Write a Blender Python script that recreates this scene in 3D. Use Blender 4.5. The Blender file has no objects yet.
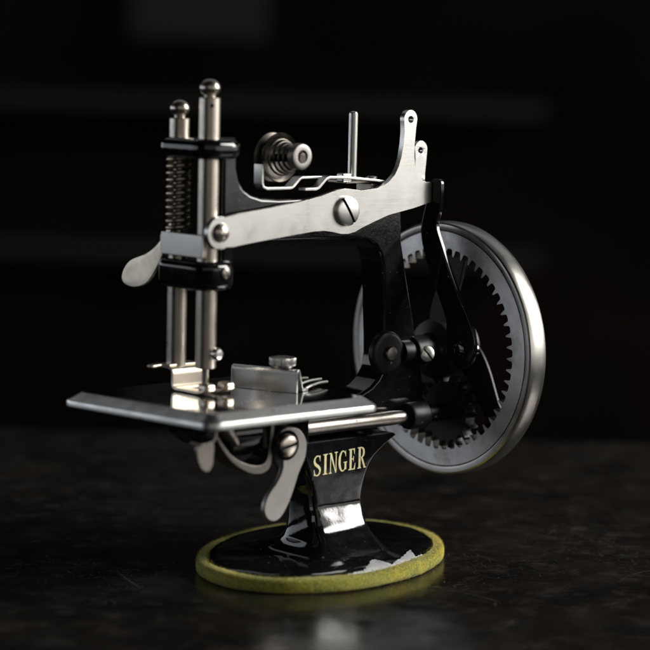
import bpy, bmesh, math, random
from mathutils import Vector, Matrix
from mathutils import noise as mnoise
from mathutils.geometry import tessellate_polygon
random.seed(7)
S = 0.00032            # metres per model unit (all shapes below are laid out in units)
PI = math.pi
sc = bpy.context.scene
COL = sc.collection
R = math.radians

# ------------------------------------------------------------------ materials
def new_mat(name):
    m = bpy.data.materials.new(name); m.use_nodes = True
    nt = m.node_tree
    b = nt.nodes['Principled BSDF']
    tc = nt.nodes.new('ShaderNodeTexCoord')
    mp = nt.nodes.new('ShaderNodeMapping'); mp.inputs['Scale'].default_value = (1/S, 1/S, 1/S)
    nt.links.new(tc.outputs['Object'], mp.inputs['Vector'])
    return m, nt, b, mp.outputs['Vector']

def noise(nt, vec, scale, detail=4, rough=.55, stretch=None):
    if stretch:
        mp = nt.nodes.new('ShaderNodeMapping'); mp.inputs['Scale'].default_value = stretch
        nt.links.new(vec, mp.inputs['Vector']); vec = mp.outputs['Vector']
    n = nt.nodes.new('ShaderNodeTexNoise')
    n.inputs['Scale'].default_value = scale; n.inputs['Detail'].default_value = detail
    n.inputs['Roughness'].default_value = rough
    nt.links.new(vec, n.inputs['Vector'])
    return n.outputs['Fac']

def ramp(nt, fac, stops):
    r = nt.nodes.new('ShaderNodeValToRGB')
    e = r.color_ramp.elements
    while len(e) < len(stops): e.new(.5)
    for el, (p, c) in zip(e, stops):
        el.position = p
        el.color = (c, c, c, 1) if not hasattr(c, '__len__') else (*c, 1)
    nt.links.new(fac, r.inputs['Fac'])
    return r.outputs['Color']

def mixc(nt, fac, a, b, mode='MIX'):
    m = nt.nodes.new('ShaderNodeMix'); m.data_type = 'RGBA'; m.blend_type = mode
    for sock, v in ((m.inputs[0], fac), (m.inputs[6], a), (m.inputs[7], b)):
        if hasattr(v, 'links') or hasattr(v, 'is_linked'): nt.links.new(v, sock)
        elif hasattr(v, '__len__'): sock.default_value = (*v, 1)
        else: sock.default_value = v
    return m.outputs[2]

def bump(nt, b, h, strength, dist):
    n = nt.nodes.new('ShaderNodeBump'); n.inputs['Strength'].default_value = strength
    n.inputs['Distance'].default_value = dist*S
    nt.links.new(h, n.inputs['Height']); nt.links.new(n.outputs['Normal'], b.inputs['Normal'])

def metal(name, col, dark, r0, r1, pits=.62, scale=.05, stretch=None, spec_bump=.15):
    m, nt, b, v = new_mat(name)
    b.inputs['Metallic'].default_value = 1
    n1 = noise(nt, v, scale, 5, .6)
    n2 = noise(nt, v, .5, 3, .6, stretch or (1, 1, 1))
    spots = ramp(nt, noise(nt, v, .22, 6, .65), [(pits, 0), (pits+.07, 1)])
    c = mixc(nt, ramp(nt, n1, [(.3, 0), (.7, 1)]), col, tuple(x*.76 for x in col))
    c = mixc(nt, spots, c, dark)
    nt.links.new(c, b.inputs['Base Color'])
    rr = ramp(nt, n1, [(.3, r0), (.72, r1)])
    rr = mixc(nt, spots, rr, (.6, .6, .6))
    nt.links.new(rr, b.inputs['Roughness'])
    bump(nt, b, n2, spec_bump, .12)
    return m

M = {}
M['nickel'] = metal('brushed_nickel', (.70, .695, .67), (.30, .27, .23), .22, .42, .665, .03, (.06, .9, .9), .22)
M['plate'] = metal('polished_nickel_plate', (.72, .72, .72), (.35, .33, .30), .06, .14, .72, spec_bump=.03)
M['bevel'] = metal('worn_nickel_edge', (.66, .67, .66), (.35, .33, .30), .26, .40, .72)
M['steel'] = metal('worn_steel_rod', (.70, .635, .56), (.30, .24, .19), .24, .38, .68)
M['wheel'] = metal('worn_wheel_metal', (.60, .585, .555), (.22, .20, .18), .26, .40, .66, .03)
M['gear'] = metal('dull_gear_metal', (.80, .79, .79), (.16, .14, .12), .38, .5, .66)
for k_ in ('gear', 'wheel'):
    nt_ = M[k_].node_tree; b_ = nt_.nodes['Principled BSDF']; src = b_.inputs['Base Color'].links[0].from_socket
    vv = [n for n in nt_.nodes if n.type == 'MAPPING'][0].outputs['Vector']
    f_ = ramp(nt_, noise(nt_, vv, .018, 5, .7), [(.50, 0), (.72, .75)])
    nt_.links.new(mixc(nt_, f_, src, (.26, .20, .15)), b_.inputs['Base Color'])
M['spring'] = metal('brown_spring_wire', (.56, .49, .40), (.16, .11, .07), .25, .4, .62)
M['disc'] = metal('dark_tension_metal', (.11, .10, .088), (.15, .13, .11), .28, .42, .66)
M['fingersteel'] = metal('dull_grey_steel', (.38, .365, .35), (.20, .10, .07), .38, .5, .70)
M['foot'] = metal('mottled_tan_nickel', (.68, .61, .51), (.46, .38, .28), .28, .42, .645, .06)
M['cradle'] = metal('oily_dark_steel', (.20, .185, .17), (.08, .07, .06), .34, .5, .62)
M['pinion'] = metal('near_black_metal', (.035, .033, .03), (.02, .02, .02), .5, .65, .66)
M['darksteel'] = metal('grey_steel', (.34, .315, .285), (.16, .13, .11), .3, .45, .62)

def japan(name, dusty=.5):
    m, nt, b, v = new_mat(name)
    n1 = noise(nt, v, .06, 5, .6)
    dust = ramp(nt, noise(nt, v, .55, 2, .5), [(.73, 0), (.77, 1)])
    film = ramp(nt, noise(nt, v, .09, 6, .7), [(.45, 0), (.85, 1)])
    c = mixc(nt, film, (.005, .005, .006), (.016, .016, .017))
    vo = nt.nodes.new('ShaderNodeTexVoronoi'); vo.inputs['Scale'].default_value = .06
    nt.links.new(v, vo.inputs['Vector'])
    sp = mixc(nt, 1., ramp(nt, vo.outputs['Distance'], [(.05, 1), (.085, 0)]), ramp(nt, vo.outputs['Color'], [(.60, 0), (.64, 1)]), 'MULTIPLY')
    dust = mixc(nt, 1., dust, sp, 'LIGHTEN')
    c = mixc(nt, dust, c, (.24, .23, .22))
    nt.links.new(c, b.inputs['Base Color'])
    nt.links.new(ramp(nt, n1, [(.3, .05), (.75, .15)]), b.inputs['Roughness'])
    b.inputs['Specular IOR Level'].default_value = .5
    b.inputs['Coat Weight'].default_value = .25; b.inputs['Coat Roughness'].default_value = .07
    bump(nt, b, mixc(nt, .35, noise(nt, v, .07, 4, .6), noise(nt, v, .30, 3, .6)), .16, .7)
    return m
M['black'] = japan('black_japanned_enamel')
M['dullblack'] = japan('oily_black_enamel')
_b = M['dullblack'].node_tree.nodes['Principled BSDF']
for l in list(_b.inputs['Roughness'].links): M['dullblack'].node_tree.links.remove(l)
_b.inputs['Roughness'].default_value = .42; _b.inputs['Coat Weight'].default_value = 0; _b.inputs['Specular IOR Level'].default_value = .3

def felt_mat():
    m, nt, b, v = new_mat('yellow_green_felt')
    n1 = noise(nt, v, .022, 3, .6); n2 = noise(nt, v, .38, 5, .75)
    c = mixc(nt, ramp(nt, n1, [(.45, 0), (.68, 1)]), (.56, .55, .10), (.95, .72, .08))
    c = mixc(nt, ramp(nt, n2, [(.35, 0), (.7, 1)]), mixc(nt, 1., c, (.36, .40, .34), 'MULTIPLY'), c)
    nt.links.new(c, b.inputs['Base Color'])
    b.inputs['Roughness'].default_value = 1; b.inputs['Specular IOR Level'].default_value = .1
    b.inputs['Sheen Weight'].default_value = .3
    bump(nt, b, n2, .8, 2.2)
    return m
M['felt'] = felt_mat()
def reflection_mat():  # pale colour for the reflection painted on the base edge
    m, nt, b, v = new_mat('pale_painted_reflection')
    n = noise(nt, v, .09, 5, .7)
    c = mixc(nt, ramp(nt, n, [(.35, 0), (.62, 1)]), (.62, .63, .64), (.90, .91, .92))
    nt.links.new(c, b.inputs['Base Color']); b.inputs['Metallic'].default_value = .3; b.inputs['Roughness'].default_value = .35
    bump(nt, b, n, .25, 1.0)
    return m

def gold_mat():
    m, nt, b, v = new_mat('gold_lettering')
    n = noise(nt, v, .25, 4, .6)
    c = mixc(nt, ramp(nt, n, [(.35, 0), (.7, 1)]), (.95, .80, .36), (.88, .95, .70))
    c = mixc(nt, ramp(nt, noise(nt, v, .5, 5, .7), [(.62, 0), (.70, .85)]), c, (.10, .08, .03))
    nt.links.new(c, b.inputs['Base Color'])
    b.inputs['Roughness'].default_value = .35
    return m
M['gold'] = gold_mat()

def table_mat():
    m, nt, b, v = new_mat('dark_worn_tabletop')
    n1 = noise(nt, v, .006, 6, .65, (1, 2.2, 1)); n2 = noise(nt, v, .03, 6, .7)
    c = mixc(nt, ramp(nt, n1, [(.3, 0), (.7, 1)]), (.005, .0043, .004), (.021, .0175, .0148))
    c = mixc(nt, ramp(nt, n2, [(.52, 0), (.8, 1)]), c, (.052, .046, .041))
    # fine scratches: thin bands of warped noise in several directions, gathered in worn patches
    big = ramp(nt, noise(nt, v, .0045, 3, .6), [(.47, .0), (.66, 1)])
    scr = None
    for k, ang in enumerate((12, 38, 75, 108, 130, 160)):
        mp = nt.nodes.new('ShaderNodeMapping'); mp.inputs['Rotation'].default_value = (0, 0, R(ang)); mp.inputs['Location'].default_value = (k*311, k*97, 0)
        nt.links.new(v, mp.inputs['Vector'])
        f = noise(nt, mp.outputs['Vector'], 1., 3, .6, (.016+.004*k, .42, 1))
        f = ramp(nt, f, [(.62, 0), (.70, 1)])
        gate = ramp(nt, noise(nt, mp.outputs['Vector'], .03, 4, .7), [(.44, 0), (.58, 1)])
        f = mixc(nt, 1., f, gate, 'MULTIPLY')
        scr = f if scr is None else mixc(nt, 1., scr, f, 'LIGHTEN')
    scr = mixc(nt, 1., scr, big, 'MULTIPLY')
    # dust and crumbs
    vo = nt.nodes.new('ShaderNodeTexVoronoi'); vo.inputs['Scale'].default_value = .055
    nt.links.new(v, vo.inputs['Vector'])
    dots = mixc(nt, 1., ramp(nt, vo.outputs['Distance'], [(.035, 1), (.06, 0)]), ramp(nt, vo.outputs['Color'], [(.62, 0), (.66, 1)]), 'MULTIPLY')
    marks = mixc(nt, 1., scr, dots, 'LIGHTEN')
    for cx, cy, rad, nsc in ((-60, -190, 95, .011), (250, -330, 120, .013), (120, -40, 330, .009)):
        wv = nt.nodes.new('ShaderNodeVectorMath'); wv.operation = 'DISTANCE'; wv.inputs[1].default_value = (cx, cy, 0)
        nt.links.new(v, wv.inputs[0])
        mt = nt.nodes.new('ShaderNodeMath'); mt.operation = 'SUBTRACT'; nt.links.new(wv.outputs['Value'], mt.inputs[0]); mt.inputs[1].default_value = rad
        ma = nt.nodes.new('ShaderNodeMath'); ma.operation = 'ABSOLUTE'; nt.links.new(mt.outputs[0], ma.inputs[0])
        mr = nt.nodes.new('ShaderNodeMapRange'); mr.inputs['From Min'].default_value = .7; mr.inputs['From Max'].default_value = 1.8; mr.inputs['To Min'].default_value = 1; mr.inputs['To Max'].default_value = 0
        nt.links.new(ma.outputs[0], mr.inputs['Value'])
        arcm = mixc(nt, 1., mr.outputs['Result'], ramp(nt, noise(nt, v, nsc, 2, .5), [(.50, 0), (.64, .45)]), 'MULTIPLY')
        marks = mixc(nt, 1., marks, arcm, 'LIGHTEN')
    c = mixc(nt, marks, c, (.14, .128, .115))
    nt.links.new(c, b.inputs['Base Color'])
    rr = mixc(nt, marks, ramp(nt, noise(nt, v, .012, 6, .7), [(.35, .08), (.68, .34)]), (.5, .5, .5))
    nt.links.new(rr, b.inputs['Roughness'])
    b.inputs['Specular IOR Level'].default_value = .42
    h = mixc(nt, .5, noise(nt, v, .05, 6, .7), marks)
    bump(nt, b, h, .28, .7)
    return m
M['table'] = table_mat()

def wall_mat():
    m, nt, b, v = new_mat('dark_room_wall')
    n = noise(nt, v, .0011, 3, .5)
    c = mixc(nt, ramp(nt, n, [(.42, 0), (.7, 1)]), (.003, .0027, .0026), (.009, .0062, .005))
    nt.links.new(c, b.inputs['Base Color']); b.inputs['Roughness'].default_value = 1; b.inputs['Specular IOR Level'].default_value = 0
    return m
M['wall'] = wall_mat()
def plain(name, col, rough, sc_=.01):
    m, nt, b, v = new_mat(name)
    n = noise(nt, v, sc_, 3, .5)
    nt.links.new(mixc(nt, n, col, tuple(x*.6 for x in col)), b.inputs['Base Color']); b.inputs['Roughness'].default_value = rough
    return m
M['reflection'] = reflection_mat()
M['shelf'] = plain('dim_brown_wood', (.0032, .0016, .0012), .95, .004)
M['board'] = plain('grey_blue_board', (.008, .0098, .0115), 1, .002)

# ------------------------------------------------------------------ mesh helpers
class MB:
    def __init__(s): s.bm = bmesh.new(); s.slots = []
    def merge(s, bm):
        me = bpy.data.meshes.new('tmp'); bm.to_mesh(me); bm.free(); s.bm.from_mesh(me); bpy.data.meshes.remove(me)
    def build(s, name, mat, parent=None, smooth=40, label=None, flat=None):
        bmesh.ops.recalc_face_normals(s.bm, faces=s.bm.faces)
        bmesh.ops.scale(s.bm, vec=(S, S, S), verts=s.bm.verts)
        me = bpy.data.meshes.new(name); s.bm.to_mesh(me); s.bm.free()
        for p in me.polygons: p.use_smooth = flat is None or abs(p.normal[flat]) < .9995
        me.set_sharp_from_angle(angle=R(smooth))
        me.materials.append(M[mat] if isinstance(mat, str) else mat)
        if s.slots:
            me.materials.append(M['pinion'])  # faces inside screw slots take the near-black metal
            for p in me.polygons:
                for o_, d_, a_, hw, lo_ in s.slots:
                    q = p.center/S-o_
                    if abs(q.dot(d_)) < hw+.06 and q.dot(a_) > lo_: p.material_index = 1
        o = bpy.data.objects.new(name, me); COL.objects.link(o)
        wn = o.modifiers.new('weighted_normal', 'WEIGHTED_NORMAL'); wn.keep_sharp = True; wn.weight = 100
        if parent: o.parent = parent
        if label: o['label'] = label
        return o

def frame_of(axis):
    a = Vector(axis).normalized()
    t = Vector((0, 0, 1)) if abs(a.z) < .9 else Vector((1, 0, 0))
    u = t.cross(a).normalized(); w = a.cross(u)
    return u, w, a

def lathe(mb, origin, axis, prof, n=48):
    """prof: list of (radius, distance along the axis); closed with caps at both ends"""
    u, w, a = frame_of(axis); o = Vector(origin); bm = bmesh.new(); rings = []
    for r, h in prof:
        if r < 1e-6: rings.append([bm.verts.new(o+a*h)])
        else: rings.append([bm.verts.new(o+a*h+(u*math.cos(2*PI*k/n)+w*math.sin(2*PI*k/n))*r) for k in range(n)])
    for A, B in zip(rings, rings[1:]):
        for k in range(n):
            k2 = (k+1) % n
            if len(A) == 1 and len(B) == 1: continue
            if len(A) == 1: bm.faces.new((A[0], B[k], B[k2]))
            elif len(B) == 1: bm.faces.new((A[k], A[k2], B[0]))
            else: bm.faces.new((A[k], A[k2], B[k2], B[k]))
    for ring in (rings[0], rings[-1]):
        if len(ring) > 1: bm.faces.new(ring)
    mb.merge(bm)

def ring_lathe(mb, origin, axis, prof, n=96):
    """closed cross-section swept round the axis"""
    u, w, a = frame_of(axis); o = Vector(origin); bm = bmesh.new(); rings = []
    for r, h in prof:
        rings.append([bm.verts.new(o+a*h+(u*math.cos(2*PI*k/n)+w*math.sin(2*PI*k/n))*r) for k in range(n)])
    for A, B in zip(rings, rings[1:]+rings[:1]):
        for k in range(n):
            k2 = (k+1) % n; bm.faces.new((A[k], A[k2], B[k2], B[k]))
    mb.merge(bm)

def do_bevel(bm, w, seg=3, ang=35):
    bmesh.ops.recalc_face_normals(bm, faces=bm.faces)
    ed = [e for e in bm.edges if len(e.link_faces) == 2 and e.calc_face_angle(0) > R(ang)]
    if ed: bmesh.ops.bevel(bm, geom=ed, offset=w, segments=seg, profile=.5, affect='EDGES', clamp_overlap=True)

def P3(plane, a, b, d):
    return {'xz': (a, d, b), 'yz': (d, a, b), 'xy': (a, b, d)}[plane]

def prism(mb, plane, outline, d0, d1, bev=0, seg=2, holes=(), ang=50, warp=None, grid=None):
    bm = bmesh.new()
    loops = [outline, *holes]
    A = [[bm.verts.new(P3(plane, a, b, d0)) for a, b in lp] for lp in loops]
    B = [[bm.verts.new(P3(plane, a, b, d1)) for a, b in lp] for lp in loops]
    for la, lb in zip(A, B):
        for i in range(len(la)):
            j = (i+1) % len(la); bm.faces.new((la[i], la[j], lb[j], lb[i]))
    if holes:
        fa = [v for l in A for v in l]; fb = [v for l in B for v in l]
        for t in tessellate_polygon([[Vector((a, b, 0)) for a, b in lp] for lp in loops]):
            try: bm.faces.new([fa[i] for i in t]); bm.faces.new([fb[i] for i in t])
            except ValueError: pass
    else:
        bm.faces.new(A[0]); bm.faces.new(B[0])
    if bev: do_bevel(bm, bev, seg, ang)
    if warp:
        bmesh.ops.triangulate(bm, faces=[f for f in bm.faces if len(f.verts) > 4])
        bmesh.ops.subdivide_edges(bm, edges=[e for e in bm.edges if e.calc_length() > 8], cuts=3, use_grid_fill=True)
        for v in bm.verts: v.co = Vector(warp(v.co))
    mb.merge(bm)

def box(mb, x0, x1, y0, y1, z0, z1, bev=0, seg=3, mat=None):
    bm = bmesh.new(); bmesh.ops.create_cube(bm, size=1)
    for v in bm.verts: v.co = Vector((x0+(v.co.x+.5)*(x1-x0), y0+(v.co.y+.5)*(y1-y0), z0+(v.co.z+.5)*(z1-z0)))
    if bev: do_bevel(bm, bev, seg)
    if mat is not None: bmesh.ops.transform(bm, matrix=mat, verts=bm.verts)
    mb.merge(bm)

def tube(mb, pts, rad, n=10):
    bm = bmesh.new(); rings = []; pts = [Vector(p) for p in pts]
    prev = None
    for i, p in enumerate(pts):
        t = (pts[min(i+1, len(pts)-1)]-pts[max(i-1, 0)]).normalized()
        if prev is None: u = frame_of(t)[0]
        else: u = (prev-t*prev.dot(t)).normalized()
        prev = u; w = t.cross(u)
        rr = rad[i] if hasattr(rad, '__len__') else rad
        rings.append([bm.verts.new(p+(u*math.cos(2*PI*k/n)+w*math.sin(2*PI*k/n))*rr) for k in range(n)])
    for A, B in zip(rings, rings[1:]):
        for k in range(n):
            k2 = (k+1) % n; bm.faces.new((A[k], A[k2], B[k2], B[k]))
    bm.faces.new(rings[0]); bm.faces.new(rings[-1])
    mb.merge(bm)

def smooth_path(pts, sub=6):
    pts = [Vector(p) for p in pts]; out = []
    for i in range(len(pts)-1):
        p0, p1, p2, p3 = pts[max(i-1, 0)], pts[i], pts[i+1], pts[min(i+2, len(pts)-1)]
        for k in range(sub):
            t = k/sub
            out.append(.5*((2*p1)+(p2-p0)*t+(2*p0-5*p1+4*p2-p3)*t*t+(3*p1-p0-3*p2+p3)*t**3))
    out.append(pts[-1]); return out

def smooth2(pts, sub=4, closed=True):
    pts = [Vector((a, b, 0)) for a, b in pts]; n = len(pts); out = []
    for i in range(n):
        p0, p1, p2, p3 = pts[(i-1) % n], pts[i], pts[(i+1) % n], pts[(i+2) % n]
        for k in range(sub):
            t = k/sub
            q = .5*((2*p1)+(p2-p0)*t+(2*p0-5*p1+4*p2-p3)*t*t+(3*p1-p0-3*p2+p3)*t**3)
            out.append((q.x, q.y))
    return out

def strip(mb, plane, path, thick, d0, d1, bev=.4):
    """bent flat strip: polyline in a plane, given thickness, extruded across"""
    n = len(path); L = []; Rr = []
    for i, (a, b) in enumerate(path):
        p = Vector(path[max(i-1, 0)]); q = Vector(path[min(i+1, n-1)])
        t = (q-p).normalized(); nn = Vector((-t.y, t.x))*thick/2
        L.append((a+nn.x, b+nn.y)); Rr.append((a-nn.x, b-nn.y))
    prism(mb, plane, L+Rr[::-1], d0, d1, bev, 2)

def arc(cx, cy, r, a0, a1, n=12):
    return [(cx+r*math.cos(R(a0+(a1-a0)*k/n)), cy+r*math.sin(R(a0+(a1-a0)*k/n))) for k in range(n+1)]
def circ(cx, cy, r, n=24): return arc(cx, cy, r, 0, 360, n)[:-1]

def slotted_screw(mb, origin, axis, r, h, slot_deg, sw, sd, dome=.35):
    """screw head: flat-sided, slightly domed, with a real slot"""
    u, w, a = frame_of(axis); o = Vector(origin)
    lathe(mb, o, a, [(r, 0), (r, h-sd)], 40)
    mb.slots.append((o, u*math.cos(R(slot_deg))+w*math.sin(R(slot_deg)), a, sw/2, h-sd-.3))
    for sgn in (1, -1):
        b2 = MB()
        prof = [(r, 0), (r, h*(1-dome))] + [(r*math.cos(t), h*(1-dome)+h*dome*math.sin(t)) for t in (R(20), R(40), R(60), R(80))]+[(0, h)]
        lathe(b2, o, a, prof, 40)
        d = (u*math.cos(R(slot_deg))+w*math.sin(R(slot_deg)))*sgn
        g = b2.bm.verts[:]+b2.bm.edges[:]+b2.bm.faces[:]
        res = bmesh.ops.bisect_plane(b2.bm, geom=g, plane_co=o+d*sw/2, plane_no=d, clear_inner=True)
        bmesh.ops.holes_fill(b2.bm, edges=[e for e in b2.bm.edges if e.is_boundary])
        g = b2.bm.verts[:]+b2.bm.edges[:]+b2.bm.faces[:]
        bmesh.ops.bisect_plane(b2.bm, geom=g, plane_co=o+a*(h-sd-.05), plane_no=a, clear_inner=True)
        bmesh.ops.holes_fill(b2.bm, edges=[e for e in b2.bm.edges if e.is_boundary])
        mb.merge(b2.bm)

# ------------------------------------------------------------------ setting
fwd = Vector((.669, .743, 0)); rgt = Vector((.743, -.669, 0))
wall_rot = Matrix.Rotation(math.atan2(rgt.y, rgt.x), 4, 'Z')
mb = MB(); box(mb, -560, 560, -1250, 800, -60, 0, 6, mat=wall_rot)
tb = mb.build('tabletop', 'table'); tb['kind'] = 'structure'
tb['label'] = 'dark worn glossy tabletop with fine scratches under the machine'; tb['category'] = 'table'

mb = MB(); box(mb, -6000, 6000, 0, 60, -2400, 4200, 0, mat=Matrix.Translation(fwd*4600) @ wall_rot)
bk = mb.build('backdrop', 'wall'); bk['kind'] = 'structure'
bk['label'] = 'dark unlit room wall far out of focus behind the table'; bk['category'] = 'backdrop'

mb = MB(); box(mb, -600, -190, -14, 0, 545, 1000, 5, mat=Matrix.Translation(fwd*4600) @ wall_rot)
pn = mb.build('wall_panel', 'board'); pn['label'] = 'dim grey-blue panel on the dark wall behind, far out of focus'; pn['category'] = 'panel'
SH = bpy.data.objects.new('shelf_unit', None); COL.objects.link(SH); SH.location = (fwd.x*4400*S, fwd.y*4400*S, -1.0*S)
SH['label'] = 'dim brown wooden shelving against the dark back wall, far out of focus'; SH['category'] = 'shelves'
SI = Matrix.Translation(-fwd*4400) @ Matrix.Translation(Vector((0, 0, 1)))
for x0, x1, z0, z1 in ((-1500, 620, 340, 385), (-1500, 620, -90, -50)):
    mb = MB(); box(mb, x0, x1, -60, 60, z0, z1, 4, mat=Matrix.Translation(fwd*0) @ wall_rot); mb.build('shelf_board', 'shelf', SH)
# ------------------------------------------------------------------ the machine
SM = bpy.data.objects.new('sewing_machine', None); COL.objects.link(SM); SM.empty_display_size = .02
SM['label'] = 'small antique black and nickel sewing machine on an oval felt-edged base'
SM['category'] = 'sewing machine'

# the base is an oval, a little turned against the arm: round shapes are laid out first, then carried onto the oval
OA, OB, OROT, OCX, OCY = 157, 112, .325, 12.8, 14.5
def oval(co):
    r = math.hypot(co.x, co.y); t = math.atan2(co.y, co.x)
    nx, ny = OB*math.cos(t), OA*math.sin(t); n = math.hypot(nx, ny); d = 129-max(r, 100)
    qx, qy = OA*math.cos(t)-nx/n*d, OB*math.sin(t)-ny/n*d
    if r < 100: qx *= r/100; qy *= r/100
    return Vector((OCX+qx*math.cos(OROT)-qy*math.sin(OROT), OCY+qx*math.sin(OROT)+qy*math.cos(OROT), co.z))
def oval_inverse(x, y):
    x -= OCX; y -= OCY
    qx, qy = x*math.cos(OROT)+y*math.sin(OROT), -x*math.sin(OROT)+y*math.cos(OROT)
    e = lambda r: (qx/(OA-129+r))**2+(qy/(OB-129+r))**2
    if e(100) < 1: return 100*math.sqrt(e(100)), math.atan2(qy/(OB-29), qx/(OA-29))
    lo_, hi_ = 100, 135
    for _ in range(30):
        m = (lo_+hi_)/2
        if e(m) > 1: lo_ = m
        else: hi_ = m
    return m, math.atan2(qy/(OB-129+m), qx/(OA-129+m))

# felt pad with fuzz
mb = MB()
prof = []
for k in range(16):
    t = 2*PI*k/16
    ct, st = math.cos(t), math.sin(t)
    prof.append((120.5+8.5*math.copysign(abs(ct)**.6, ct), 7.4+7.4*math.copysign(abs(st)**.6, st)))
ring_lathe(mb, (0, 0, 0), (0, 0, 1), prof, 220)
for v in mb.bm.verts:
    an = math.atan2(v.co.y, v.co.x); k = 1+.004*math.sin(5*an+1)+.003*math.sin(11*an)+random.uniform(-.0022, .0022)
    v.co.x *= k; v.co.y *= k
    if v.co.z > 3: v.co.z += .5*math.sin(7*an)+random.uniform(-.35, .35)
for _ in range(15000):
    an = random.uniform(0, 2*PI); t = random.uniform(-.9, 2.2)
    ct, st = math.cos(t), math.sin(t)
    r = 120.5+8.4*math.copysign(abs(ct)**.6, ct); z = 7.4+7.2*math.copysign(abs(st)**.6, st)
    p = Vector((r*math.cos(an), r*math.sin(an), max(z, .6)))
    nrm = Vector((ct*math.cos(an), ct*math.sin(an), st))
    d = (nrm*.8+Vector((random.uniform(-1, 1), random.uniform(-1, 1), random.uniform(-.8, .8)))*.9).normalized()*random.uniform(.8, 3.2)
    s_ = d.cross(Vector((.3, .5, .8))).normalized()*.16
    q = p+d
    if q.z < .2: continue
    vs = [mb.bm.verts.new(c) for c in (p-s_, p+s_, q)]; mb.bm.faces.new(vs)
for v in mb.bm.verts: v.co = oval(v.co)
mb.build('felt_pad', 'felt', SM, 180)

# cast base
mb = MB()
lathe(mb, (0, 0, 0), (0, 0, 1), [(117, 3), (119.5, 5), (119.8, 11.5), (119.2, 13.4), (117.5, 14.9), (114.5, 16.1), (110, 17), (104, 17.6), (96, 18), (86, 18.2), (74, 18.5), (60, 18.9), (40, 19.5), (0, 20)], 160)
for v in mb.bm.verts:
    an = math.atan2(v.co.y, v.co.x); rr = math.hypot(v.co.x, v.co.y)
    v.co.z += (.22*math.sin(5*an+rr*.06)+.16*math.sin(13*an+rr*.11)+.12*math.sin(23*an-rr*.2))*min(1, rr/60)
for v in mb.bm.verts: v.co = oval(v.co)
bs = mb.build('base', 'black', SM, 60)
# window reflection painted as a thin pale patch along the front edge of the base
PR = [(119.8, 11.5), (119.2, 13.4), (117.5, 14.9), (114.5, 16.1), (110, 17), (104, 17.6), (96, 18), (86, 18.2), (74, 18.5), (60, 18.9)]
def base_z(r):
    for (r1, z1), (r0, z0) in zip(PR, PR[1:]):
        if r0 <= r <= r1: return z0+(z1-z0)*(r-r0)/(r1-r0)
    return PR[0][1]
REFLECTION = [(-72.5, -85, -71.5, -84.0), (-58.5, -89.8, -57.3, -88.3), (-40.2, -90.2, -41.4, -91.4), (-23.5, -89.4, -27.5, -92.6), (-5.7, -78.0, -20.7, -92.9), (12.8, -61.8, -17.2, -92.9),
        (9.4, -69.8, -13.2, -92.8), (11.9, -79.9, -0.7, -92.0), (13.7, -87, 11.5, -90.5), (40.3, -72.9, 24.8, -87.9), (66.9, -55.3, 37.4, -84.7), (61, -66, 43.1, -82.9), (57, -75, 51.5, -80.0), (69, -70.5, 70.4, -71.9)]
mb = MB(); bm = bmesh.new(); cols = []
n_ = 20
for i in range((len(REFLECTION)-1)*n_+1):
    j = min(i//n_, len(REFLECTION)-2); t = (i-j*n_)/n_
    ix, iy, ox_, oy_ = [a_+(b_-a_)*t for a_, b_ in zip(REFLECTION[j], REFLECTION[j+1])]
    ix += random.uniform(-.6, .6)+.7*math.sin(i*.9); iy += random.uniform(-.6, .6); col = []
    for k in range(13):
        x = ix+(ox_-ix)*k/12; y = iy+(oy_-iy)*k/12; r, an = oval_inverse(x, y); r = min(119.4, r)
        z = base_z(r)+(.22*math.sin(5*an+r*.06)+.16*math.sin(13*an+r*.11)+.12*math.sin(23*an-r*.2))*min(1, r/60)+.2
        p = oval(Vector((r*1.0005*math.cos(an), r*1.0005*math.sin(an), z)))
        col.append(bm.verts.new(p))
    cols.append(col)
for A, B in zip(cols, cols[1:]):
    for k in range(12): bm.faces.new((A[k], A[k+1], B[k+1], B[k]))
mb.merge(bm); mb.build('painted_reflection', 'reflection', bs, 80, 'pale jagged patch painted as a window reflection on the base edge')

# pedestal: lofted rounded rectangles
def rrect(x0, x1, y0, y1, r, n=8, rb=None):
    rb = rb or r; out = []
    for cx, cy, a0, q in ((x1-rb, y1-rb, 0, rb), (x0+rb, y1-rb, 90, rb), (x0+r, y0+r, 180, r), (x1-r, y0+r, 270, r)):
        for k in range(n+1):
            t = R(a0+90*k/n); out.append((cx+q*math.cos(t), cy+q*math.sin(t)))
    return out
secs = [(131, -52, 74, -23.5, 45, 3, 12), (129.5, -53, 75, -25, 46, 3, 12), (126, -51, 68, -25, 45, 3, 12), (121, -49.5, 59, -25, 44, 3, 14),
        (112, -47, 48, -25, 42, 5, 16), (100, -42.5, 39, -25, 40, 5, 18), (88, -38, 34, -25, 37, 5, 20), (80, -35.6, 31.8, -25, 36, 5, 21), (72, -34, 30.6, -25, 35.5, 5, 22), (68.5, -33.6, 30.3, -25.1, 35.5, 5, 22), (66, -33.4, 30.1, -25.5, 35.5, 5, 22), (63, -33.2, 30, -26.4, 35.5, 5, 22), (58.5, -33, 29.8, -28, 36, 5, 22),
        (53, -33.2, 30, -30, 36.6, 6, 23), (47.5, -33.8, 30.6, -32.2, 37.5, 6, 24), (43, -34.8, 31.6, -35.2, 38.6, 7, 25), (39, -36.2, 33, -38.9, 40, 9, 26), (35, -38, 35, -43, 42, 11, 28), (31, -40.6, 37.4, -47.5, 44, 13, 30), (27, -44, 40.8, -52.2, 48, 16, 33), (23.5, -48.6, 45.4, -57, 53, 20, 36), (21, -52.6, 49.6, -61, 58, 25, 40), (19, -60, 57, -66.5, 65, 30, 44), (17, -69, 66, -73, 73, 38, 50)]
out_ = []
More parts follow.
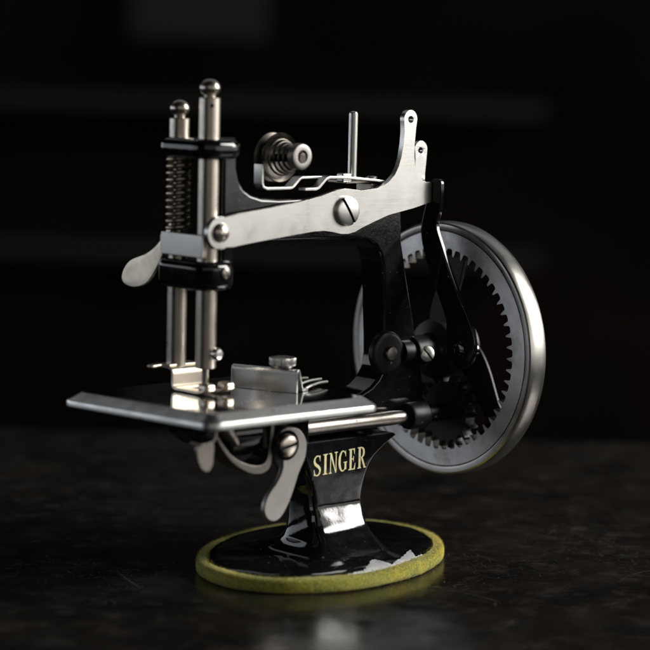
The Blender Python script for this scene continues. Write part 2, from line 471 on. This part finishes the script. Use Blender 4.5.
for i in range(len(secs)-1):
    p0, p1, p2, p3 = secs[max(i-1, 0)], secs[i], secs[i+1], secs[min(i+2, len(secs)-1)]
    for k in range(3 if i > 3 else 1):
        t = k/3
        out_.append(tuple(.5*(2*b_+(c_-a_)*t+(2*a_-5*b_+4*c_-d_)*t*t+(3*b_-a_-3*c_+d_)*t**3) for a_, b_, c_, d_ in zip(p0, p1, p2, p3)))
secs = out_+[secs[-1]]
mb = MB(); bm = bmesh.new(); rings = []
for z, x0, x1, y0, y1, r, rb in secs:
    mid = max(0, min(1, (116-z)/25))*max(0, min(1, (z-21)/14))
    y1 -= 12*mid; rb = min(rb, (y1-y0)/2-1)
    pts = rrect(x0, x1, y0, y1, r, 8, rb)
    e0, e1 = pts[26], pts[27]; f0, f1 = pts[17], pts[18]
    pts = pts[:18]+[(x0, f0[1]+(f1[1]-f0[1])*k/11) for k in range(1, 11)]+pts[18:27]+[(e0[0]+(e1[0]-e0[0])*k/13, y0) for k in range(1, 13)]+pts[27:]
    pts = [(x-8*mid*max(0, 1-((y-(y0+y1)/2)/((y1-y0)/2))**2) if x < (x0+x1)/2 and y > y0+r*.9 else x, y) for x, y in pts]
    out2 = []
    for x, y in pts:
        u = (x-x0)/(x1-x0); wgt = max(0, 1-(y-y0)/8)
        twist = max(0, min(1, (57-z)/16))*max(0, min(1, (z-20)/12))
        y -= wgt*(3.4*twist*(u-.35)+.13*mnoise.noise(Vector((x*.07, z*.11, 3)))+.05*mnoise.noise(Vector((x*.2, z*.25, 8))))
        out2.append((x, y, z))
    rings.append([bm.verts.new(p) for p in out2])
for A, B in zip(rings, rings[1:]):
    for k in range(len(A)):
        k2 = (k+1) % len(A); bm.faces.new((A[k], A[k2], B[k2], B[k]))
bm.faces.new(rings[0]); bm.faces.new(rings[-1]); mb.merge(bm)
ped = mb.build('pedestal', 'black', SM, 38)

# lettering on the pedestal front: SINGER, built from pieces of stroke
LH = 20.0; LW = 10.3
piece = [0]
def letters():
    mb = MB()
    def poly(pts, ox):
        piece[0] += 1
        d = -25.25-.02*(piece[0] % 6)
        out = []
        for a, b in pts:
            x = -37.2+ox+a*LW; z = 98.4+b*LH*(1+.0012*(x+37))+(x+37)*.030
            out.append((x, z))
        prism(mb, 'xz', out, d, -24.9)
    def sweep(path, wid, ox):
        path = [Vector((a, b*LH/LW)) for a, b in path]; n = len(path); L = []; Q = []
        for i, p in enumerate(path):
            t = (path[min(i+1, n-1)]-path[max(i-1, 0)]).normalized(); nn = Vector((-t.y, t.x))*wid[i]/2
            L.append(((p+nn).x, (p+nn).y*LW/LH)); Q.append(((p-nn).x, (p-nn).y*LW/LH))
        for i in range(n-1): poly([L[i], L[i+1], Q[i+1], Q[i]], ox)
    def wd(n, lo, hi): return [lo+(hi-lo)*math.sin(PI*i/(n-1)) for i in range(n)]
    TS, TN = .27, .085
    def rect(x0, x1, y0, y1, ox): poly([(x0, y0), (x1, y0), (x1, y1), (x0, y1)], ox)
    # S
    ox = 0
    p = [Vector((x, y, 0)) for x, y in ((.86, .76), (.80, .90), (.62, .975), (.40, .965), (.20, .87), (.15, .73), (.26, .60), (.50, .50), (.74, .40), (.86, .27), (.80, .12), (.60, .03), (.36, .03), (.18, .12), (.12, .27))]
    sp = smooth_path(p, 3); n = len(sp)
    w = [.09+.19*math.exp(-((i/(n-1)-.5)/.22)**2) for i in range(n)]
    sweep([(q.x, q.y) for q in sp], w, ox)
    poly([(.80, .98), (.88, 1.0), (.90, .70), (.84, .70)], ox); poly([(.10, .32), (.16, .32), (.20, .04), (.10, .0)], ox)
    # I
    ox = 12.6
    rect(.18, .18+TS, .03, .97, ox); rect(.02, .60, 0, .045, ox); rect(.02, .60, .955, 1, ox)
    # N
    ox = 20.6
    rect(.16, .16+TN+.02, .03, .97, ox); rect(.86, .86+TN+.02, .03, .97, ox)
    poly([(.10, .985), (.34, .985), (.94, .0), (.84, .0)], ox)
    rect(0, .36, 0, .045, ox); rect(.0, .30, .955, 1, ox); rect(.70, 1.10, .955, 1, ox)
    # G
    ox = 33.6
    a = [(.53+.44*math.cos(R(t)), .50+.475*math.sin(R(t))) for t in range(42, 330, 12)]
    w = [.09+.19*math.exp(-(((t-180)/70)**2)) for t in range(42, 330, 12)]
    sweep(a, w, ox)
    rect(.74, .74+TS*.9, .08, .42, ox); rect(.62, 1.08, .40, .445, ox); poly([(.82, .96), (.90, .99), (.92, .70), (.86, .70)], ox)
    # E
    ox = 46.6
    rect(.14, .14+TS, .03, .97, ox); rect(0, .80, .95, 1, ox); rect(0, .84, 0, .05, ox); rect(.30, .64, .485, .53, ox)
    poly([(.80, 1), (.80, .72), (.76, .72), (.62, .95)], ox); poly([(.86, 0), (.90, .30), (.85, .30), (.68, .05)], ox); poly([(.64, .64), (.68, .64), (.68, .38), (.64, .38), (.56, .50)], ox)
    # R
    ox = 58.6
    rect(.14, .14+TS, .03, .97, ox); rect(0, .48, 0, .045, ox); rect(0, .50, .955, 1, ox)
    a = [(.46+.36*math.cos(R(t)), .735+.235*math.sin(R(t))) for t in range(90, -91, -12)]
    w = wd(len(a), .07, .25); sweep(a, w, ox); rect(.3, .47, .485, .53, ox)
    poly([(.44, .50), (.66, .50), (1.06, .02), (.82, .02)], ox); rect(.80, 1.14, 0, .045, ox)
    return mb.build('lettering', 'gold', ped, 30, 'gilt serif letters reading SINGER')
letters()

# frame: pillar, arm, head and lower casting in one piece
outline = [(-133, 284), (-133, 428), (-116.5, 428), (-117, 398), (-114, 387), (-108, 379), (-99, 373.5), (-85, 369.5), (-63, 368),
           (92, 371), (98, 368), (101, 360), (102, 322), (107, 300), (115, 268), (122, 240), (130, 205), (138, 175), (140, 134),
           (-150, 134), (-168, 146), (-172, 158), (-168, 166), (10, 166), (38, 167.5), (52, 170), (65, 175.5), (74, 182.5), (80.5, 192), (83, 206), (82.5, 222), (80.5, 250), (79, 280),
           (77, 298), (73, 310), (66, 318.5), (56, 323.5), (40, 326.5), (-108, 328), (-115, 325), (-119, 317), (-119, 284)]
mb = MB(); prism(mb, 'xz', outline, 3, 38, 5.5, 4, ang=22)
fr = mb.build('frame', 'black', SM, 50)
mb = MB(); lathe(mb, (83, 5, 209), (0, -1, 0), [(22, 0), (22, 4.6), (21.2, 6.4), (19.5, 7.4), (17, 7.8), (0, 8.2)], 48)
mb.build('pivot_boss', 'dullblack', fr, 40)
mb = MB(); lathe(mb, (83, -2.5, 209), (0, -1, 0), [(7.5, 0), (7.5, 3.5), (6.6, 4.8), (4, 5.4), (0, 5.6)], 32); mb.build('pivot_pin', 'darksteel', SM)

# bar guides (upper and lower)
for z0, z1 in ((408, 427), (284, 312)):
    mb = MB()
    o_ = rrect(-166, -113 if z0 > 400 else -119, -9, 72, 20, 10)
    prism(mb, 'xy', o_, z0, z1, 7.5, 5, ang=50)
    mb.build('bar_guide', 'black', SM, 50)
mb = MB(); slotted_screw(mb, (-139, -7.6, 301.5), (.1, -1, 0), 5.6, 3.4, 30, 1.0, 1.4); mb.build('guide_screw', 'darksteel', SM)

# bed plate: flat polished top with bevelled skirt
def bed():
    mb = MB(); bm = bmesh.new(); rings = []
    for z, g in ((170.6, 9), (170.9, 10.2), (172, 11), (175.6, 11), (177.6, 10.2), (178.8, 8.6), (179.5, 7.4), (184.2, .9), (184.85, .2), (185, -.6)):
        x0, x1, y0, y1, r = -219.5-g, -30+g, -90.5-g, 87+g, 7+max(g, 0)*.6
        rings.append([bm.verts.new((x, y, z)) for x, y in rrect(x0, x1, y0, y1, r, 6)])
    for v in bm.verts: v.co.x -= 19*(v.co.y+88)/175*max(0, -30-v.co.x)/190
    for A, B in zip(rings, rings[1:]):
        for k in range(len(A)):
            k2 = (k+1) % len(A); bm.faces.new((A[k], A[k2], B[k2], B[k]))
    bm.faces.new(rings[0]); top = bm.faces.new(rings[-1]); mb.merge(bm)
    o = mb.build('bed_plate', 'plate', SM, 30)
    o.data.materials.append(M['bevel'])
    for p in o.data.polygons:
        if p.normal.z < .9999 or p.center.z < 184.9*S: p.material_index = 1
    return o
bedo = bed()
# throat plate lines: thin slide-plate seams and the needle slot are inlaid strips
mb = MB()
prism(mb, 'xy', rrect(-152, -136, -16, 34, 7, 6), 184.9, 185.25, .1, 1)
mb.build('throat_plate', 'plate', bedo)
mb = MB()
prism(mb, 'xy', circ(-144, 12, 3.2, 16), 185.1, 185.4); prism(mb, 'xy', rrect(-149, -146.5, -8, 26, 1, 3), 185.1, 185.36); prism(mb, 'xy', rrect(-141.5, -139, -8, 26, 1, 3), 185.1, 185.36)
mb.build('needle_slot', 'black', bedo)

# needle bar and presser bar
def bar_prof(z0, zc, zb, r):
    pr = [(r-.8, z0), (r, z0+.8), (r, zc-.9), (r-.9, zc), (r*.55, zc+.2)]
    zc2 = zb
    for k in range(0, 13):
        t = R(-55+145*k/12); pr.append((max(0, r*.98*math.cos(t)) if k < 12 else 0, zc2-1+r*.84*math.sin(t)))
    pr.insert(5, (r*.56, zb-1-r*.80))
    return pr
mb = MB(); lathe(mb, (-144.3, 12, 0), (0, 0, 1), bar_prof(209, 465.5, 475.4, 10), 48)
nb = mb.build('needle_bar', 'steel', SM, 40)
mb = MB(); lathe(mb, (-144.3, 12, 0), (0, 0, 1), [(.3, 174), (1.4, 182), (1.7, 190), (3.4, 196), (3.6, 209.5)], 20); mb.build('needle', 'darksteel', nb)
mb = MB(); lathe(mb, (-144.3, 4, 224), (.15, -1, 0), [(3, 0), (3, 6), (6.2, 6.2), (6.2, 9), (4.5, 11), (0, 11.6)], 28); mb.build('clamp_screw', 'nickel', nb)
mb = MB(); lathe(mb, (-148.6, 3.2, 458), (-.35, -1, 0), [(2.1, 0), (2.1, .25), (0, .3)], 18); mb.build('thread_hole', 'black', nb)
mb = MB(); pr_ = bar_prof(206, 445, 455, 9.6)
lathe(mb, (-146.8, 54, 0), (0, 0, 1), pr_[:2]+[(9.6, 334), (5.5, 334.6), (5.5, 411.5), (9.6, 412)]+pr_[2:], 48)
pb = mb.build('presser_bar', 'steel', SM, 40)
# coil spring
pts = []; N = 11.0; z0, z1 = 337, 409
for k in range(int(N*22)+1):
    t = k/(N*22); a = 2*PI*N*t
    pts.append((-146.8+9.6*math.cos(a), 54+9.6*math.sin(a), z0+(z1-z0)*t))
mb = MB(); tube(mb, pts, 2.8, 10); mb.build('spring', 'spring', pb)
# collar plate
mb = MB(); box(mb, -163, -160.4, -3, 60, 315.5, 337, .9, 3); box(mb, -160.8, -146, 44, 64, 318, 334, 1)
mb.build('collar_plate', 'nickel', pb)
# presser foot
mb = MB()
sx0, sx1 = -161, -124
strip(mb, 'yz', [(60, 207), (50, 207), (44, 206), (42.3, 203.5), (42, 200), (42, 192), (41, 189), (38, 187.6), (30, 187.4)], 2.6, sx0, sx1, .5)
strip(mb, 'yz', [(34, 187.2), (6, 187.2), (0, 188), (-5, 190), (-8, 192.5)], 3.2, sx0, sx0+13.5, 1.2)
strip(mb, 'yz', [(34, 187.2), (6, 187.2), (0, 188), (-5, 190), (-8, 192.5)], 3.2, sx1-13.5, sx1, 1.2)
for x in (sx0+6.7, sx1-6.7):
    box(mb, x-6.2, x+6.2, -10, 5, 188.6, 197, 3.4, 4)
prism(mb, 'xy', [(-124, 46), (-124, 62), (-165, 62), (-178, 58), (-181, 55), (-180, 51), (-176, 50), (-166, 52), (-161, 46)], 207.2, 209.8, .9)
pf = mb.build('presser_foot', 'foot', pb, 45)
# lifter with finger spoon
lo = smooth2([(52.5, 346.5), (62.4, 332.5), (73, 322), (88.7, 313), (112, 305), (123.4, 293.5), (123.4, 282.5), (106, 278.8), (85, 284.5), (70.5, 300.7), (59.5, 319), (52, 335)], 5)
mb = MB(); prism(mb, 'yz', lo, -160.2, -157.2, .9, 2, ang=50, warp=lambda c: (c.x+(c.z-290)*.05, c.y, c.z))
mb.build('presser_lifter', 'foot', SM, 60)

# needle lever (front rocker) with take-up ear
ln = [(-139.9, 353.6), (-121.7, 357), (-84.6, 361), (-46.6, 366), (-19.6, 370.8), (-8, 374), (3.2, 376.6), (13, 377.6), (23, 376.6), (34, 375.2), (54.9, 377),
      (65, 380), (72, 384), (79, 390), (84, 398), (87.5, 408), (89.8, 420), (90.8, 432.7)] + arc(99, 445.5, 9.2, 195, -15, 12) + \
     [(107, 437), (105.4, 420), (105.4, 406), (107.5, 395), (112, 387.5), (118.5, 383), (124, 381.8), (131, 381.6), (131, 361.5), (107, 356), (72.2, 350), (52, 343.8), (35, 338), (27, 334.6), (18, 332.9), (8, 333.2), (-4, 335.6), (-15, 337), (-28, 336.8), (-75, 332), (-118, 327.2), (-128, 325.6)] + \
     arc(-144.6, 339.2, 15.4, 298, 66, 18)
mb = MB(); prism(mb, 'xz', ln, -8, -2, 1.5, 4, holes=[circ(99.2, 445, 3.6)], ang=50)
lev = mb.build('needle_lever', 'nickel', SM, 40, flat=1)
mb = MB(); slotted_screw(mb, (14, -8.05, 355.6), (0, -1, 0), 14.6, 5.5, 33, 3.0, 3.6); mb.build('pivot_screw', 'nickel', lev, 30)
mb = MB(); lathe(mb, (-145, -8, 339.6), (0, -1, 0), [(9.4, 0), (9.2, 1.4), (7.8, 3.6), (5, 5.2), (2.4, 5.9), (0, 6)], 36); mb.build('rivet', 'steel', lev)
eo = [(110, 372), (113, 392), (113.5, 405), (112.5, 412)] + arc(120.5, 414.5, 8.8, 160, -10, 12) + [(128.5, 405), (127, 390), (127, 372)]
mb = MB(); prism(mb, 'xz', eo, -1.9, 2.6, .8, 2, holes=[circ(120, 413.5, 3.4)], ang=50); mb.build('take_up_ear', 'nickel', lev, 40, flat=1)

# crank link (black flat bar joining lever and wheel)
lk = [(0, 378), (-5, 383.5), (-12.5, 385.5), (-18, 384), (-20, 379), (-19.4, 360), (-18, 351), (-15, 342.5), (-15.5, 334), (-21.5, 321.5), (-30.5, 304), (-46, 276), (-60, 255), (-69, 240)] + \
     arc(-55.5, 216, 18.2, -155+360-10, 330+35, 16)[::1][0:0] + \
     [(-73, 228), (-74, 219), (-72.5, 209), (-68, 200.5), (-61, 196.5), (-53, 196), (-44, 199), (-36, 206), (-33, 217), (-33, 230), (-32, 244), (-21, 265), (-5, 294), (5, 318), (7.5, 334), (4, 350), (0.5, 362)]
mb = MB(); prism(mb, 'yz', smooth2(lk, 3), 132, 137.5, 1.2, 3, ang=50)
clink = mb.build('crank_link', 'black', SM, 50)
mb = MB(); lathe(mb, (131, -55, 214), (1, 0, 0), [(0, -1.4), (6, -1), (8, 0), (8, 20), (0, 20.5)], 28); mb.build('crank_pin', 'black', clink)

# handwheel
WY, WZ = 5, 208
mb = MB()
rp = [(110, 164), (121.8, 163.4), (122.4, 162.6), (122.6, 160.6), (123.4, 159.8), (126.4, 159.3), (129, 159.5), (130.6, 160.6), (131.5, 163), (131.9, 166), (132, 170), (131.7, 176), (131, 180.6), (129.4, 183.6), (126.6, 185.4), (122, 187), (116, 186), (110, 183)]
ring_lathe(mb, (0, WY, WZ), (1, 0, 0), rp, 160)
wh = mb.build('handwheel', 'wheel', SM, 28)
NT = 54; hole = []
for k in range(NT):
    a0 = 2*PI*k/NT
    for f, r in ((-.34, 105.2), (-.20, 104.4), (-.11, 99.6), (-.05, 97.6), (.05, 97.6), (.11, 99.6), (.20, 104.4), (.34, 105.2)):
        a = a0+f*2*PI/NT; hole.append((WY+r*math.cos(a), WZ+r*math.sin(a)))
mb = MB(); prism(mb, 'yz', circ(WY, WZ, 121.9, 140), 160.4, 172, .5, 1, holes=[hole[::-1]], ang=60)
gr = mb.build('gear_ring', 'gear', wh, 25)
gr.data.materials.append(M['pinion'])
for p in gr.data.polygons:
    if abs(p.normal.x) < .5: p.material_index = 1  # tooth sides and rim wall take the near-black metal
for a0 in (84, 212, 332):
    pts = []
    for k in range(22):
        t = k/21; r = 14+96*t; a = R(a0-30+42*t+12*math.sin(PI*t)); pts.append((WY+r*math.cos(a), WZ+r*math.sin(a), 20-11*t+12*max(0, t-.75)))
    L = []; Q = []
    for i, (y, z, w) in enumerate(pts):
        y0, z0, _ = pts[max(i-1, 0)]; y1, z1, _ = pts[min(i+1, 21)]
        t = Vector((y1-y0, z1-z0)).normalized(); L.append((y-t.y*w, z+t.x*w)); Q.append((y+t.y*w, z-t.x*w))
    mb = MB(); prism(mb, 'yz', L+Q[::-1], 175, 179.5, 1.2, 3, ang=50); mb.build('spoke', 'dullblack', wh, 50)
mb = MB(); lathe(mb, (0, WY, WZ), (1, 0, 0), [(12, 104), (12, 119), (15, 119.5), (15.5, 121), (15.5, 139), (15, 140.5), (17, 146), (30, 150), (31, 153), (31, 190), (26, 194), (0, 195)], 48)
mb.build('hub', 'dullblack', wh, 45)
mb = MB(); slotted_screw(mb, (129, -8.5, 206), (-.35, -1, .15), 8.2, 5, 40, 1.8, 2.4); mb.build('set_screw', 'nickel', wh, 30)

# feed shaft and pinion
mb = MB(); lathe(mb, (0, -9, 143.6), (1, 0, 0), [(7.4, -60), (7.4, 84), (6.4, 98), (5.2, 104), (5.2, 150)], 32)
fs = mb.build('feed_shaft', 'darksteel', SM, 40)
mb = MB(); lathe(mb, (0, -9, 143.6), (1, 0, 0), [(8, 101), (13, 103), (14, 106), (14, 125), (12, 128), (9, 129), (9, 156)], 36); mb.build('shaft_collar', 'dullblack', fs, 45)
def gear_outline(cy, cz, nt, rr, rt):
    o = []
    for k in range(nt):
        for f, r in ((-.36, rr), (-.22, rr+.6), (-.13, rt-1), (-.07, rt), (.07, rt), (.13, rt-1), (.22, rr+.6), (.36, rr)):
            a = 2*PI*(k+f)/nt; o.append((cy+r*math.cos(a), cz+r*math.sin(a)))
    return o
mb = MB(); prism(mb, 'yz', gear_outline(-9, 143.6, 18, 30.5, 37.5), 158, 172, .6, 1, ang=60); mb.build('pinion', 'dullblack', fs, 30)

# tension assembly on top of the arm
TX, TZ = -54.6, 408
mb = MB(); lathe(mb, (TX, 0, TZ), (0, -1, 0), [(4, -30), (4, 20)], 20)
ten = mb.build('tension_post', 'disc', SM)
for y, dr, fl in ((22, 24.5, -1), (18.5, 24, 1)):
    mb = MB(); ring_lathe(mb, (TX, y, TZ), (0, -1, 0), [(4, 0), (14, .4), (20, 1.6*fl+1), (dr-.8, 3.6*fl+1), (dr, 3.2*fl+2), (dr-.6, 4.2*fl+2), (20, 2.4*fl+2.2), (14, 1.9), (4, 1.5)], 64)
    mb.build('tension_disc', 'disc', ten, 40)
pts = []
for k in range(5*30+1):
    t = k/150; a = 2*PI*5*t; r = 18-9.5*t; pts.append((TX+r*math.cos(a), 13-24*t, TZ+r*math.sin(a)))
mb = MB(); tube(mb, pts, 1.25, 8); mb.build('tension_spring', 'disc', ten)
mb = MB(); ring_lathe(mb, (TX+.5, -9, TZ+2.2), (0, -1, 0), [(4, 0), (9, 0), (11.5, 1), (12.6, 2.4), (12.8, 8), (11.8, 9.8), (10, 10.4), (6.4, 10.2), (6, 9), (6, 7), (4, 6.8)], 48)
mb.build('tension_knob', 'fingersteel', ten, 40)
mb = MB(); lathe(mb, (TX+.5, -15, TZ+2.2), (0, -1, 0), [(4.4, 0), (4.4, 3), (3.6, 4), (0, 4.4)], 24); mb.build('tension_post_end', 'disc', ten)
mb = MB(); strip(mb, 'xz', [(-79, 402), (-79, 384), (-77.5, 380), (-73, 378.2), (-43, 378.2), (-40, 379), (-31, 387), (-28, 388), (12, 388)], 2.4, 10, 22, .5)
mb.build('tension_bracket', 'nickel', SM, 40)
mb = MB(); strip(mb, 'xz', [(-34, 377.4), (-20, 377.4), (-16, 378.6), (-6, 387.2), (-2, 388.4), (20, 388), (60, 384.5), (97, 379.5)], 2.6, -1, 9, .5)
box(mb, 16, 28, 0, 10, 383, 392, 1.6)
mb.build('thread_guide', 'nickel', SM, 40)
mb = MB(); box(mb, 58, 88, 4, 26, 369, 381, .8); box(mb, 28, 76, 8, 36, 381, 384.5, .8); mb.build('arm_plate', 'darksteel', SM)
mb = MB(); lathe(mb, (48.4, 22, 0), (0, 0, 1), [(9, 384), (9, 387), (5, 387.6), (4.7, 388), (4.7, 449.6), (3.8, 451.6), (2, 452.4), (0, 452.6)], 28); mb.build('spool_pin', 'nickel', SM)
mb = MB(); slotted_screw(mb, (66, 12, 384), (0, 0, 1), 6, 4.4, 20, 1.2, 1.6); mb.build('plate_screw', 'nickel', SM, 30)

# seam guide on the bed, swivelled, folded plate with thumbscrew and fingers
def loc(base, dirv):
    d = Vector((dirv[0], dirv[1], 0)).normalized(); n = Vector((-d.y, d.x, 0))
    return Matrix(((d.x, n.x, 0, base[0]), (d.y, n.y, 0, base[1]), (0, 0, 1, base[2]), (0, 0, 0, 1)))
GM = loc((-97, 30, 185.2), (25.5, -68))          # local x runs along the guide to the front, local y to its right (+X side of the machine)
mb = MB()
strip(mb, 'yz', [(0, 0), (0, 18), (.8, 20.6), (2.6, 21.6), (4.4, 20.8), (5.2, 18.8), (12, 1.2), (14, .9), (17, .9)], 1.9, 0, 73, .5)
bmesh.ops.transform(mb.bm, matrix=GM, verts=mb.bm.verts)
sg = mb.build('seam_guide', 'nickel', SM, 40)
mb = MB()
kn = []
for k in range(40):
    for f, r in ((0, 13.2), (.5, 12.5)):
        a = 2*PI*(k+f)/40; kn.append((53+r*math.cos(a), 6+r*math.sin(a)))
prism(mb, 'xy', kn, 25, 32.5, 1.2, 2, ang=60)
lathe(mb, (53, 6, 14), (0, 0, 1), [(5, 0), (5, 8), (10, 9), (11, 11.2)], 28)
lathe(mb, (53, 6, 32.3), (0, 0, 1), [(11, 0), (9, .8), (0, 1.2)], 36)
bmesh.ops.transform(mb.bm, matrix=GM, verts=mb.bm.verts)
mb.build('thumbscrew', 'nickel', sg, 25)
mb = MB()
prism(mb, 'xy', [(40, 14), (73, 14), (73, 22), (40, 22)], .3, 2.6, .5)
for k, (x, y1) in enumerate(((72, 66), (62, 72), (52, 62), (42, 58))):
    bmesh.ops.create_cube(bmesh.new(), size=1)
    tube(mb, smooth_path([(x, 18, 2.4+1.2*k), (x, 30, 4 + 1.4*k), (x-1, 50, 4.4+1.3*k), (x-1.5, y1, 3.4+1.2*k)], 4), 1.5, 8)
bmesh.ops.transform(mb.bm, matrix=GM, verts=mb.bm.verts)
mb.build('guide_fingers', 'nickel', sg, 40)

# works under the bed
mb = MB()
box(mb, -118, -58, -44, 4, 133, 173.5, 5)
prism(mb, 'yz', [(-30, 173.5), (-84, 173.5), (-80, 168), (-62, 160), (-30, 158)], -212, -180, 3)
mb.build('underbed_block', 'black', SM, 40)
fo = smooth2([(-106.5, 143), (-103.5, 151.5), (-94, 156), (-79, 153), (-69.5, 141), (-70, 125), (-77.5, 111), (-84, 95), (-91, 81), (-99.5, 70), (-109, 66.4), (-118, 71), (-121.3, 81), (-116, 93), (-105, 105), (-99, 117), (-100.5, 131)], 4)
mb = MB(); prism(mb, 'xz', fo, -51, -45.5, 1.4, 3, ang=50); fl = mb.build('finger_lever', 'fingersteel', SM, 50)
mb = MB(); slotted_screw(mb, (-95, -51, 139), (0, -1, 0), 10.5, 6, 100, 3, 3.4); mb.build('lever_screw', 'steel', fl, 30)
mb = MB(); ring_lathe(mb, (-95, -50.8, 139), (0, -1, 0), [(11, 0), (14.5, 0), (14.5, 1.6), (11, 1.6)], 36); mb.build('washer', 'black', fl)
uo = [(p.x, p.y) for p in smooth_path([(-184, 170, 0), (-180, 157, 0), (-170, 141, 0), (-156, 126.5, 0), (-136, 115.5, 0), (-120, 114, 0), (-111, 119.5, 0), (-108.5, 133, 0), (-107, 150, 0), (-106.5, 170, 0)], 5)]
ui = [(p.x, p.y) for p in smooth_path([(-181, 170, 0), (-177, 158, 0), (-167, 143.5, 0), (-154, 131.5, 0), (-136, 123.5, 0), (-122.5, 122, 0), (-115.5, 126.5, 0), (-113, 137, 0), (-111.5, 151, 0), (-111, 170, 0)], 5)]
mb = MB(); prism(mb, 'xz', uo+ui[::-1], -47, -20, 1, 2, ang=50); mb.build('shuttle_cradle', 'cradle', SM, 40)
mb = MB(); lathe(mb, (-172, -44, 166), (.55, -.12, -.62), [(9, 0), (8, 10), (3.5, 26), (2.2, 29), (0, 30)], 24); mb.build('feed_point', 'darksteel', SM)
mb = MB(); lathe(mb, (-150, -20, 150), (1, 0, 0), [(0, 0), (20, 2), (22, 8), (22, 34), (0, 36)], 32); mb.build('shuttle', 'black', SM)
mb = MB(); strip(mb, 'xz', [(p.x, p.y) for p in smooth_path([(-200, 176, 0), (-196, 168, 0), (-193.5, 160, 0), (-196, 154.5, 0), (-203, 152.6, 0), (-211, 152, 0)], 4)], 2.4, -66, -50, .6)
prism(mb, 'xz', smooth2([(-212.5, 152), (-213.5, 141), (-209, 130), (-201.5, 126), (-195.5, 131), (-194, 141), (-195, 152)], 4), -64, -60.5, 1, 2)
mb.build('latch', 'darksteel', SM, 45)

# ------------------------------------------------------------------ camera (measured from the photograph's perspective)
cam = bpy.data.cameras.new('camera'); co = bpy.data.objects.new('camera', cam); COL.objects.link(co)
Cpos = Vector((-1511.5096, -1675.0124, 507.7028))
cf = Vector((.66456088, .73806963, -.11667074)); cr = Vector((.7447247, -.66699131, .02253239)); cu = Vector((.06118789, .10186173, .99291502))
m3 = Matrix((cr, cu, -cf)).transposed()
co.matrix_world = Matrix.Translation(Cpos*S) @ m3.to_4x4()
cam.sensor_width = 36; cam.lens = 36*2300/650; cam.clip_start = .01; cam.clip_end = 20
cam.dof.use_dof = True; cam.dof.focus_distance = (2300-2)*S; cam.dof.aperture_fstop = 8; cam.dof.aperture_blades = 7
sc.camera = co

# ------------------------------------------------------------------ light: a tall window to the right, a dimmer one to the left
def area(name, pos, target, w, h, power, col):
    l = bpy.data.lights.new(name, 'AREA'); l.shape = 'RECTANGLE'; l.size = w; l.size_y = h; l.energy = power; l.color = col
    o = bpy.data.objects.new(name, l); COL.objects.link(o); o.location = pos
    o.rotation_euler = (Vector(target)-Vector(pos)).to_track_quat('-Z', 'Y').to_euler()
    return o
def dirv(az, el, dist):
    """az: degrees to the right of the direction towards the camera"""
    tcv = Vector((-.669, -.743, 0)); rv = Vector((.743, -.669, 0))
    d = tcv*math.cos(R(az))+rv*math.sin(R(az))
    return (d*math.cos(R(el))+Vector((0, 0, math.sin(R(el)))))*dist+Vector((0, 0, .07))
area('window_light', dirv(95, 26, 1.3), (0, 0, .07), .45, .74, 17, (1, .97, .93))
area('bright_wall_light', dirv(84, 8, 1.25), (0, 0, .07), 2.2, .44, 3.2, (1, .96, .91))
area('front_wall_light', dirv(12, 14, 1.7), (0, 0, .07), 1.9, .8, 1.3, (1, .94, .86))
area('side_wall_light', dirv(-98, 6.5, 1.4), (0, 0, .07), 2.3, .36, 2.8, (.86, .92, 1))
area('high_back_light', dirv(180, 47, 1.4), (0, 0, .07), 1.9, .6, .85, (.93, .96, 1))  # added fill with no seen source, brightens bed bevels and top edges
w = bpy.data.worlds.new('World'); sc.world = w; w.use_nodes = True
w.node_tree.nodes['Background'].inputs['Color'].default_value = (.9, .95, 1, 1)
w.node_tree.nodes['Background'].inputs['Strength'].default_value = .0015

sc.view_settings.view_transform = 'Standard'; sc.view_settings.look = 'None'; sc.view_settings.exposure = .3; sc.view_settings.gamma = 1
sc.cycles.use_denoising = True
sc.cycles.max_bounces = 8
